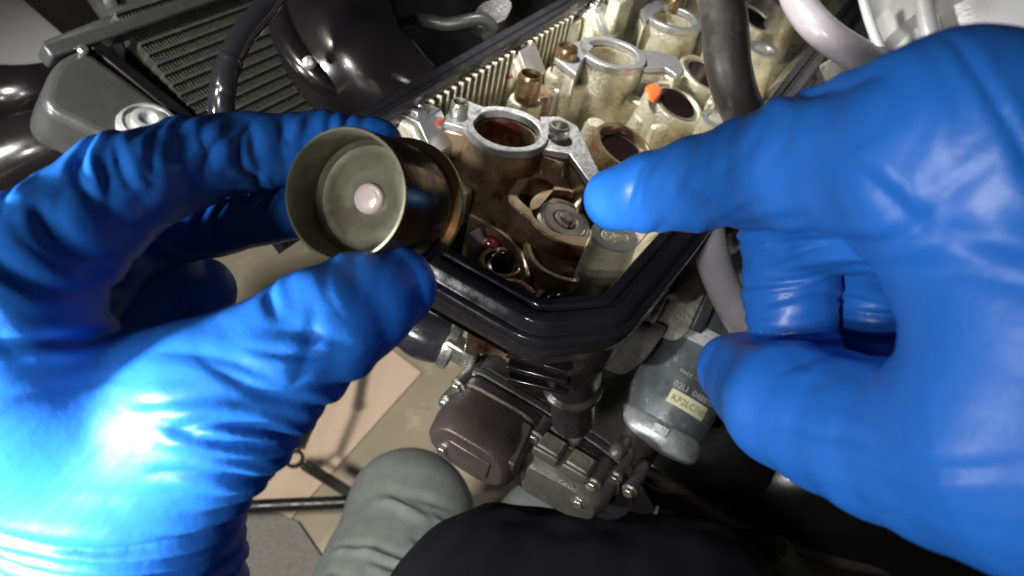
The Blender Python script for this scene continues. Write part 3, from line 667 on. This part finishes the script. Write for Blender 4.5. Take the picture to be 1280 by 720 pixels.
# wiring clutter
hose('wiring_loom', [P(470, 40, .50), P(520, 26, .49), P(560, 30, .485), P(600, 24, .485), P(617, 36, .49), P(605, 46, .495)], [.0045, .0045, .004, .004, .0035, .003], 'tank', 'thin dark wiring loom looping in the gap behind the head', 'cable', 12)
bx_ = MB().prism(fillet([P(x, y, .50) for x, y in [(585, 30), (600, 4), (632, -8), (642, 6), (632, 26), (606, 36)]], .003, 4), FW*.02).build('connector_block', 'tank', None, smooth=40, bevel=.002)
tag(bx_, 'dark grey electrical connector block by the wiring loom', 'connector')
bb = MB().prism([P(x, y, .56) for x, y in [(480, -60), (760, -120), (760, -10), (480, 150)]], FW*.02).build('heat_shield', 'matt', None, bevel=.002)
tag(bb, 'matt black heat shield behind the front edge of the cylinder head', 'heat shield')
# steering-head bracket at the top
br = thing('fork_bracket', 'dark grey bracket with a round bush above the radiator core', 'bracket', P(170, 0, .62))
MB().tube([P(120, -10, .62), P(150, 22, .60), P(190, 8, .61), P(240, -20, .64)], [.009, .01, .009, .009], 14).build('arm', 'tank', br, smooth=60)
MB().lathe(P(168, -4, .60), nrm(CAM-P(168, -4, .60)+RT*.2), [(.022, -.02), (.022, 0), (.019, .002), (.014, .002), (.013, -.006)], 36).build('bush', 'tank', br, smooth=40)
MB().tube([P(60, 60, .56), P(130, 32, .57), P(250, -12, .62)], .0048, 12).build('stay', 'tank', br, smooth=60)
# white panel with rivet
wp = thing('white_panel', 'plain off white panel with one rivet beyond the radiator tank', 'panel', P(20, 60, .78))
MB().prism([P(-120, -70, .86), P(-25, -70, .88), P(30, 0, .82), P(92, 54, .76), P(-120, 192, .70)], np.array([0, 0, -.01])).build('sheet', 'white', wp, bevel=.001)
MB().lathe(P(51, 76, .768), nrm(CAM-P(51, 76, .768)), [(.005, -.002), (.005, .0005), (.003, .002)], 20).build('rivet', 'white', wp, smooth=50)
# black gloss mudguard and fork lower, left edge
def shell(pts, rad, name, m, label, cat, flat=.75):
    o = MB().tube(pts, rad, 32, 10, lambda s, t: 1-.22*math.cos(2*t)).build(name, m, None, smooth=70); return tag(o, label, cat)
shell([P(-120, 300, .62), P(-20, 250, .60), P(70, 205, .60), P(150, 190, .62), P(230, 210, .66)], [.035, .04, .036, .026, .012], 'front_mudguard', 'gloss', 'gloss black front mudguard below the radiator tank', 'mudguard')
shell([P(-100, 130, .72), P(0, 138, .70), P(60, 128, .70), P(110, 100, .72)], [.03, .035, .03, .02], 'fairing_lip', 'gloss', 'gloss black fairing lip beside the off white panel', 'fairing')
shell([P(20, 172, .66), P(60, 158, .65), P(120, 178, .64)], [.006, .010, .007], 'brake_pipe', 'frame', 'thin brown black pipe between fairing lip and mudguard', 'pipe')

# ================================================================== FLOOR THINGS
cb_ = quad_floor([(527, 465), (325, 691), (206, 640), (478, 428)], .006, .005, 'cardboard_sheet', 'card', bevel=.0008); tag(cb_, 'flat pale brown cardboard sheet lying on the concrete floor', 'cardboard')
cp = quad_floor([(60, 520), (230, 590), (345, 640), (372, 652), (398, 690), (470, 800), (-500, 900), (-500, 420)], .010, .008, 'carpet', 'carpet'); tag(cp, 'grey pile carpet at the edge of the bare concrete floor', 'carpet')
ck = quad_floor([(497, 503), (536, 508), (536, 512), (497, 507)], .002, .003, 'floor_tape', 'floor'); tag(ck, 'short raised strip stuck on the concrete beside the cardboard', 'strip')
tr = thing('tripod_stand', 'black folding tripod stand with a ring hub over the cardboard', 'tripod', P(368, 573, 1.08)*np.array([1, 1, 0]))
hub = P(368, 573, 1.06)
pn = np.array([0, 0, 1.])
def zpt(px, py, z):
    r = ray(px, py); return CAM+r*((z-CAM[2])/r[2])
hz = hub[2]
V, Fc = plate(circ((0, 0), .013, 28), [circ((0, 0), .0085, 24)], lambda u, v: hub+np.array([u, v, .002]), (0, 0, -.006)); mkobj('hub_ring', V, Fc, 'blackmetal', tr, bevel=.0008)
ends = [zpt(398, 505, hz), zpt(446, 622, hz), zpt(338, 577, hz)]
for e in ends:
    d = nrm(e-hub); s_ = np.cross(pn, d); L2 = np.linalg.norm(e-hub)
    MB().box(hub+d*(L2*.5+.010), d*(L2*.5-.004), s_*.0022, pn*.0045).build('brace_arm', 'blackmetal', tr, bevel=.0006)
    for k in (-1, 1): MB().box(hub+d*(L2*.5+.012)+s_*k*.0052, d*(L2*.5-.004), s_*.0012, pn*.0055).build('brace_flange', 'blackmetal', tr, bevel=.0004)
    MB().lathe(e+d*.006, s_, [(.004, -.010), (.004, .010)], 12).build('pivot', 'blackmetal', tr)
MB().tube([zpt(180, 640, hz+.01), zpt(330, 632, hz+.005), zpt(448, 627, hz), zpt(560, 622, hz-.01)], .0082, 14).build('leg', 'blackmetal', tr, smooth=60)
MB().tube([zpt(398, 505, hz), zpt(412, 440, hz)], .0082, 14).build('leg', 'blackmetal', tr, smooth=60)
dt = MB().lathe(zpt(-6, 632, .012), (0, 0, 1), [(.016, 0), (.018, .01), (.017, .04), (.012, .05), (.004, .052)], 24).build('bottle_cap', 'matt', None, smooth=50); tag(dt, 'small black cap on the carpet beside the gloved wrist', 'cap')
# lower bodywork on the right
bw = MB().tube([P(850, 640, .62), P(960, 610, .60), P(1080, 600, .60), P(1220, 640, .60), P(1400, 700, .60)], [.03, .07, .085, .09, .09], 32, 8, lambda s, t: 1-.15*math.cos(2*t)).build('side_fairing', 'gloss', None, smooth=70); tag(bw, 'gloss black side fairing below the right hand', 'fairing')
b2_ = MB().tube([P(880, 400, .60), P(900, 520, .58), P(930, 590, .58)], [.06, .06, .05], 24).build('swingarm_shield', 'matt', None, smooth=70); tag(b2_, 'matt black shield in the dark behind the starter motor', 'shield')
fr = thing('lower_frame', 'brown black frame tubes running along the bottom of the fairing', 'frame', P(950, 660, .55))
MB().tube([P(805, 590, .52), P(870, 630, .52), P(940, 668, .53), P(1080, 705, .55), P(1300, 730, .58)], .0058, 14).build('frame_tube', 'frame', fr, smooth=60)
MB().tube([P(820, 640, .50), P(860, 655, .50), P(930, 685, .51), P(960, 700, .51)], .004, 12).build('frame_stay', 'frame', fr, smooth=60)
MB().prism([P(x, y, .535) for x, y in [(800, 605), (835, 600), (930, 668), (900, 690), (820, 640)]], FW*.006).build('gusset', 'frame', fr, bevel=.001)
MB().lathe(P(965, 688, .515), nrm(P(1010, 735, .53)-P(965, 688, .515)), [(.011, 0), (.012, .004), (.0105, .010), (.0105, .07)], 24).build('foot_peg', 'alu_dark', fr, smooth=40)
MB().box(P(945, 682, .512), RT*.011, UP*.009, FW*.008).build('clamp', 'matt', fr, bevel=.002)
MB().prism([P(x, y, .545) for x, y in [(1055, 697), (1093, 705), (1088, 710)]], FW*.003).build('reflector', 'white', fr, bevel=.0003)

# ================================================================== PERSON
def cj(px, py, d, r): d = d/1000; return (np.array([(px-640)/FPX*d, (360-py)/FPX*d, d]), r/1000)
def chain(p, js, k):
    out = None
    for (a, ra), (b, rb) in zip(js[:-1], js[1:]):
        s = cone(p, a, b, ra, rb); out = s if out is None else smin(out, s, k)
    return out
def hand_sdf(palm, fingers, kp=.009, kf=.006):
    def f(p):
        pm = None
        for js in palm:
            s = chain(p, js, .004); pm = s if pm is None else smin(pm, s, kp)
        out = pm
        for js in fingers: out = np.minimum(out, smin(chain(p, js, .0025), pm, kf))
        return out
    pts = np.array([j[0] for js in palm+fingers for j in js]); return f, pts.min(0)-.030, pts.max(0)+.030
def wrinkles(sets, gain, tiny=.00004):
    """sets: (px,py,d, image dx,dy of the direction ACROSS the folds, spacing mm, depth mm, reach across mm, length along mm, seed);
    each fold is a crease of its own with raised lips, its own tilt, bend, length and depth"""
    def disp(V):
        out = np.zeros(len(V)); wv = wob(V, 90, 77)
        for (px, py, d, dx, dy, lam, amp, ra, rl, seed) in sets:
            c = cj(px, py, d, 0)[0]; q = V-c; u = nrm([dx, -dy, 0.]); t = np.array([-u[1], u[0], 0])
            a0 = q@u*1000; l0 = q@t*1000; near = np.exp(-(q[:, 2]/.028)**2)
            r = np.random.RandomState(seed*13+5); pos = -ra*1.15
            while pos < ra*1.15:
                pos += lam*r.uniform(.45, 1.5); th = r.normal()*.16; cur = r.normal()*.010+(.006 if seed % 2 else -.006)
                L = rl*r.uniform(.45, 1.25); lc = r.normal()*rl*.35; s = r.uniform(.55, 1.25)*(.26*lam)**.5; dep = amp*r.uniform(.3, 1.15)*math.exp(-(pos/(ra*1.1))**2)
                if rl > 30: th *= .25; cur = -.004+.0015*r.normal(); L = rl*1.4; lc = 0; s *= .8
                l = l0-lc; x = a0-pos-th*l-cur*l*l-1.1*wv
                env = np.clip(1-(l/L)**2, 0, 1)*near
                lip = r.uniform(.5, 1.1)
                out += gain*dep/1000*env*(-.75*np.exp(-np.abs(x/s)**1.5)+.6*lip*np.exp(-((x-1.9*s)/(1.3*s))**2)+.35*np.exp(-((x+2*s)/(1.5*s))**2))
        return out+tiny*wob(V, 420, 3)+tiny*1.0*wob(V, 90, 9)
    return disp
# left hand
LI = [cj(-30, 405, 132, 14.5), cj(58, 318, 144, 11.8), cj(150, 236, 160, 10.6), cj(235, 203, 176, 9.3), cj(310, 190, 190, 8.9), cj(400, 183, 202, 8.4), cj(468, 184, 207, 7.6)]
LM = [cj(5, 440, 158, 14), cj(150, 290, 182, 10.5), cj(270, 272, 196, 9), cj(362, 262, 208, 8)]
LR = [cj(60, 480, 178, 13), cj(195, 345, 202, 9.8), cj(250, 365, 212, 8.8), cj(235, 400, 206, 8)]
LP = [cj(110, 510, 195, 12), cj(205, 410, 214, 8.5), cj(240, 440, 214, 7.5), cj(225, 470, 206, 7)]
LT = [cj(165, 600, 156, 19), cj(258, 512, 150, 15.5), cj(330, 462, 152, 12.8), cj(398, 414, 158, 12.0), cj(450, 382, 166, 10.8), cj(492, 360, 173, 9.2)]
Lw = cj(150, 690, 168, 21)
Lpalm = [[Lw, cj(-30, 405, 132, 15)], [cj(150, 690, 178, 20), cj(5, 440, 158, 14.5)], [cj(150, 680, 190, 18), cj(60, 480, 178, 13.5)], [cj(155, 680, 200, 16), cj(110, 510, 195, 12.5)],
         [Lw, LT[0], LT[1]], [cj(235, 512, 151, 9.5), cj(120, 500, 146, 10.5), cj(10, 470, 140, 12)], [Lw, cj(128, 800, 160, 20.5)], [cj(150, 690, 185, 17), cj(128, 800, 178, 17)]]
Lset = [(70, 300, 146, .9, -.7, 4.2, 1.5, 9, 12, 1), (22, 350, 138, .8, -.75, 4.5, 1.5, 8, 12, 2), (165, 225, 162, .95, -.2, 5, 1.3, 8, 9, 3), (225, 200, 174, 1, -.1, 5, 1.0, 8, 9, 5),
        (315, 180, 190, 1, -.15, 4.6, 1.5, 8, 10, 4), (405, 170, 200, 1, 0, 5, .6, 8, 9, 6),
        (380, 505, 150, -.12, 1, 4.6, 1.6, 14, 16, 7), (330, 555, 148, -.2, 1, 4.6, 1.3, 13, 13, 9), (350, 480, 150, -.3, 1, 4.6, .7, 5, 14, 21), (430, 430, 160, .8, .35, 6, .5, 8, 7, 10),
        (395, 400, 156, .75, -.5, 7, .35, 8, 10, 11), (150, 665, 160, -.2, 1, 3.4, 1.7, 9, 40, 12), (150, 710, 160, -.25, 1, 3.6, 2.0, 9, 40, 14), (150, 755, 160, -.2, 1, 3.6, 1.8, 9, 40, 16),
        (60, 425, 142, .1, 1, 5, 1.0, 6, 14, 15), (70, 468, 140, .05, 1, 5, .8, 4, 16, 31), (255, 640, 152, -.15, 1, 6, .5, 10, 14, 33), (110, 260, 152, .95, -.5, 4.5, 1.1, 8, 11, 37), (260, 195, 182, 1, -.1, 4.5, .9, 9, 9, 39), (270, 280, 190, 1, .5, 4, .9, 9, 9, 17), (480, 340, 170, .9, -.3, 5, .4, 6, 8, 18)]
# right hand
RI = [cj(1205, 195, 116, 16.5), cj(1110, 195, 130, 14.2), cj(1010, 203, 148, 12.4), cj(940, 215, 162, 10.8), cj(872, 230, 176, 10.0), cj(815, 240, 188, 9.0), cj(770, 249, 196, 7.9)]
RM = [cj(1210, 262, 140, 15), cj(1090, 262, 160, 12.5), cj(990, 290, 176, 10.6), cj(988, 360, 179, 9.8), cj(990, 425, 180, 9.2), cj(1035, 500, 172, 8.2)]
RR = [cj(1222, 310, 160, 14), cj(1096, 318, 180, 10.4), cj(1094, 375, 183, 9.6), cj(1094, 436, 186, 9.0), cj(1130, 510, 180, 8)]
RP_ = [cj(1235, 360, 176, 12), cj(1172, 350, 206, 9), cj(1180, 450, 208, 8), cj(1205, 505, 198, 7)]
RTb = [cj(1300, 560, 114, 19), cj(1200, 563, 126, 15.6), cj(1110, 550, 140, 13.8), cj(1040, 527, 153, 13.2), cj(985, 505, 163, 12.6), cj(952, 483, 174, 10.8), cj(920, 462, 182, 8.7)]
Rw = cj(1430, 420, 108, 23)
Rpalm = [[Rw, cj(1205, 195, 116, 17)], [cj(1430, 400, 125, 21), cj(1210, 262, 140, 15.5)], [cj(1430, 400, 140, 19), cj(1222, 310, 160, 14.5)], [cj(1430, 400, 152, 17), cj(1235, 360, 176, 12.5)],
         [Rw, cj(1300, 540, 114, 19)], [cj(1225, 320, 124, 13), cj(1330, 400, 112, 16)], [cj(1255, 400, 130, 9), cj(1310, 480, 116, 13)], [Rw, cj(1650, 480, 95, 25)]]
Rset = [(800, 245, 186, 1, .15, 4.2, .9, 6, 9, 1), (905, 215, 168, .95, .3, 5.5, .8, 9, 12, 2), (1010, 215, 142, .95, .25, 6.5, 1.2, 12, 16, 3), (1100, 225, 128, .95, .2, 7, 1.3, 12, 18, 4),
        (985, 310, 172, .1, 1, 3.8, 1.6, 10, 14, 5), (985, 380, 172, .15, 1, 4.0, 1.5, 9, 14, 7), (985, 430, 172, .1, 1, 3.6, 1.0, 6, 14, 17), (1088, 340, 186, .1, 1, 4, 1.3, 9, 12, 6), (1088, 400, 186, .1, 1, 4, 1.2, 8, 12, 8),
        (1060, 535, 140, .1, 1, 7, .5, 8, 18, 9), (955, 205, 156, .95, .3, 5, .8, 9, 11, 21), (1060, 215, 134, .95, .25, 5.5, .9, 10, 15, 23), (1150, 240, 120, .9, .3, 7, .9, 12, 18, 25), (1130, 360, 120, .5, -.8, 6, .6, 10, 16, 27), (1180, 560, 122, .2, 1, 8, .5, 12, 24, 29), (1190, 300, 112, .8, -.5, 9, .8, 14, 16, 11), (945, 470, 165, .8, .5, 6, .3, 8, 8, 12)]
def tow(V): return CAM+V[:, :1]*RT+V[:, 1:2]*UP+V[:, 2:3]*FW
person = thing('person', 'person in blue gloves, faded jeans and black shirt holding a valve bucket and pointing', 'person', np.array([0, -.05, 0.]))
f, lo, hi = hand_sdf(Lpalm, [LI, LM, LR, LP, LT]); hi[1] = min(hi[1], .08)
V, Fq = sdf_mesh(f, lo, hi, .0012, 1, wrinkles(Lset, 1.8)); lg = mkobj('glove', tow(V), Fq, 'glove', person, smooth=180, recalc=False)
lg['label'] = 'wrinkled blue glove on the hand pinching the valve bucket'
f, lo, hi = hand_sdf(Rpalm, [RI, RM, RR, RP_, RTb])
V, Fq = sdf_mesh(f, lo, hi, .0012, 1, wrinkles(Rset, 1.25)); rg = mkobj('glove', tow(V), Fq, 'glove', person, smooth=180, recalc=False)
rg['label'] = 'blue glove on the hand pointing into the engine'
# body under the clothes: trunk, arms and forearms as one surface (world coordinates)
lw = camw(*cj(128, 800, 168, 0)[0]); rw = camw(*cj(1650, 480, 105, 0)[0])
sh_l, sh_r = np.array([-.20, -.16, .93]), np.array([.20, -.16, .93])
el_l, el_r = np.array([-.30, -.06, .80]), np.array([.33, -.08, .86])
tor = [(np.array([0, -.16, .45]), .13), (np.array([0, -.14, .62]), .135), (np.array([0, -.17, .88]), .11)]
def body(p):
    s = smin(cone(p, tor[0][0], tor[1][0], .13, .135), cone(p, tor[1][0], tor[2][0], .135, .11), .05)
    s = smin(s, cone(p, sh_l, sh_r, .055, .055), .06)
    for sh, el, wr, in ((sh_l, el_l, lw), (sh_r, el_r, rw)):
        wr2 = wr+nrm(el-wr)*.005
        arm = smin(cone(p, sh, el, .048, .040), cone(p, el, wr2, .038, .0195), .02); s = smin(s, arm, .03)
    return s
V, Fq = sdf_mesh(body, np.array([-.42, -.36, .28]), np.array([.44, .12, 1.06]), .011, 1); bo = mkobj('body', V, Fq, 'skin', person, smooth=180, recalc=False)
belly = P(735, 810, .40)
def shirt(p):
    s = smin(cone(p, tor[0][0], tor[1][0], .15, .16), cone(p, tor[1][0], tor[2][0], .16, .125), .05)
    s = smin(s, cone(p, P(620, 790, .43), P(850, 800, .42), .062, .060), .08)
    s = smin(s, cone(p, sh_l, sh_r, .066, .066), .06)
    for sh, el in ((sh_l, el_l), (sh_r, el_r)): s = smin(s, cone(p, sh, sh+(el-sh)*.6, .062, .058), .03)
    return s
V, Fq = sdf_mesh(shirt, np.array([-.36, -.38, .30]), np.array([.36, .20, 1.04]), .010, 1, lambda V: .003*wob(V, 16, 4)+.003*np.abs(wob(V*np.array([1, .5, 1.6]), 45, 8))); mkobj('shirt', V, Fq, 'shirt', person, smooth=180, recalc=False)
kl, kr = P(512, 640, .80), P(690, 672, .84)
hipl, hipr = np.array([-.16, -.12, .50]), np.array([.09, -.12, .44])
ftl, ftr = np.array([kl[0]-.02, kl[1]-.02, .10]), np.array([kr[0]+.02, kr[1]-.02, .10])
def jeans(p):
    s = None
    for h_, k_, f_ in ((hipl, kl, ftl), (hipr, kr, ftr)):
        l = smin(cone(p, h_, k_, .092, .060), cone(p, k_, f_, .058, .050), .02); s = l if s is None else smin(s, l, .02)
    return smin(s, cone(p, hipl, hipr, .10, .10), .04)
def jd(V):
    out = .0016*wob(V, 22, 6); r = np.random.RandomState(4)
    for k in range(16):
        c = kl+np.array([r.uniform(-.05, .05), r.uniform(-.16, .0), 0]); d = nrm([r.uniform(.1, .6), 1, 0]); q = V-c; a = q@d; l = q@np.array([d[1], -d[0], 0])
        sg = r.uniform(.0028, .0055); L = r.uniform(.025, .05); x = a-l*l*r.uniform(-4, 4)+.004*wob(V, 30, k)
        out += r.uniform(.002, .0045)*np.clip(1-(l/L)**2, 0, 1)*(np.exp(-(x/sg)**2)-.7*np.exp(-((x-1.7*sg)/sg)**2))
    return out
V, Fq = sdf_mesh(jeans, np.array([-.28, -.26, .02]), np.array([.28, .44, .60]), .011, 2, jd); mkobj('jeans', V, Fq, 'denim', person, smooth=180, recalc=False)

# ================================================================== BUCKET IN THE LEFT HAND
bk0 = P(430, 243, .165); bk1 = P(504, 256, .193); bax = nrm(bk0-bk1); bl = np.linalg.norm(bk0-bk1)
bk = thing('valve_bucket', 'hollow steel valve bucket held open end out between gloved thumb and finger', 'valve bucket', bk1)
R_ = .01405
MB().lathe(bk1, bax, [(R_-.0003, bl), (R_-.0008, bl+.0001), (R_-.0011, bl-.0008), (R_-.0012, bl-.0108), (R_-.0018, bl-.0113), (R_-.0024, bl-.0118), (.0100, bl-.0119), (.0098, bl-.01185), (.0060, bl-.01185), (.0055, bl-.0119), (.0003, bl-.0119)], 96, caps=False).build('bucket_shell', 'bucket', bk, smooth=35)
MB().lathe(bk1, bax, [(R_, .0030), (R_, bl-.0008), (R_-.0003, bl)], 96, caps=False).build('bucket_skirt', 'amber', bk, smooth=35)
MB().lathe(bk1, bax, [(R_*1.0, -.0004), (R_*1.11, .0000), (R_*1.13, .0006), (R_*1.13, .0018), (R_*1.11, .0024), (R_*.98, .0032)], 96, caps=False).build('crown_edge', 'amberlight', bk, smooth=35)
MB().lathe(bk1, bax, [(R_*1.0, -.0004), (.0003, -.0006)], 64).build('bucket_crown', 'bucket', bk, smooth=35)
MB().lathe(bk1+bax*(bl-.0120), bax, [(.0034, 0), (.0034, .0012), (.0030, .0018), (.0016, .0021), (.0002, .0021)], 32).build('shim_pad', 'pinkpad', bk, smooth=50)
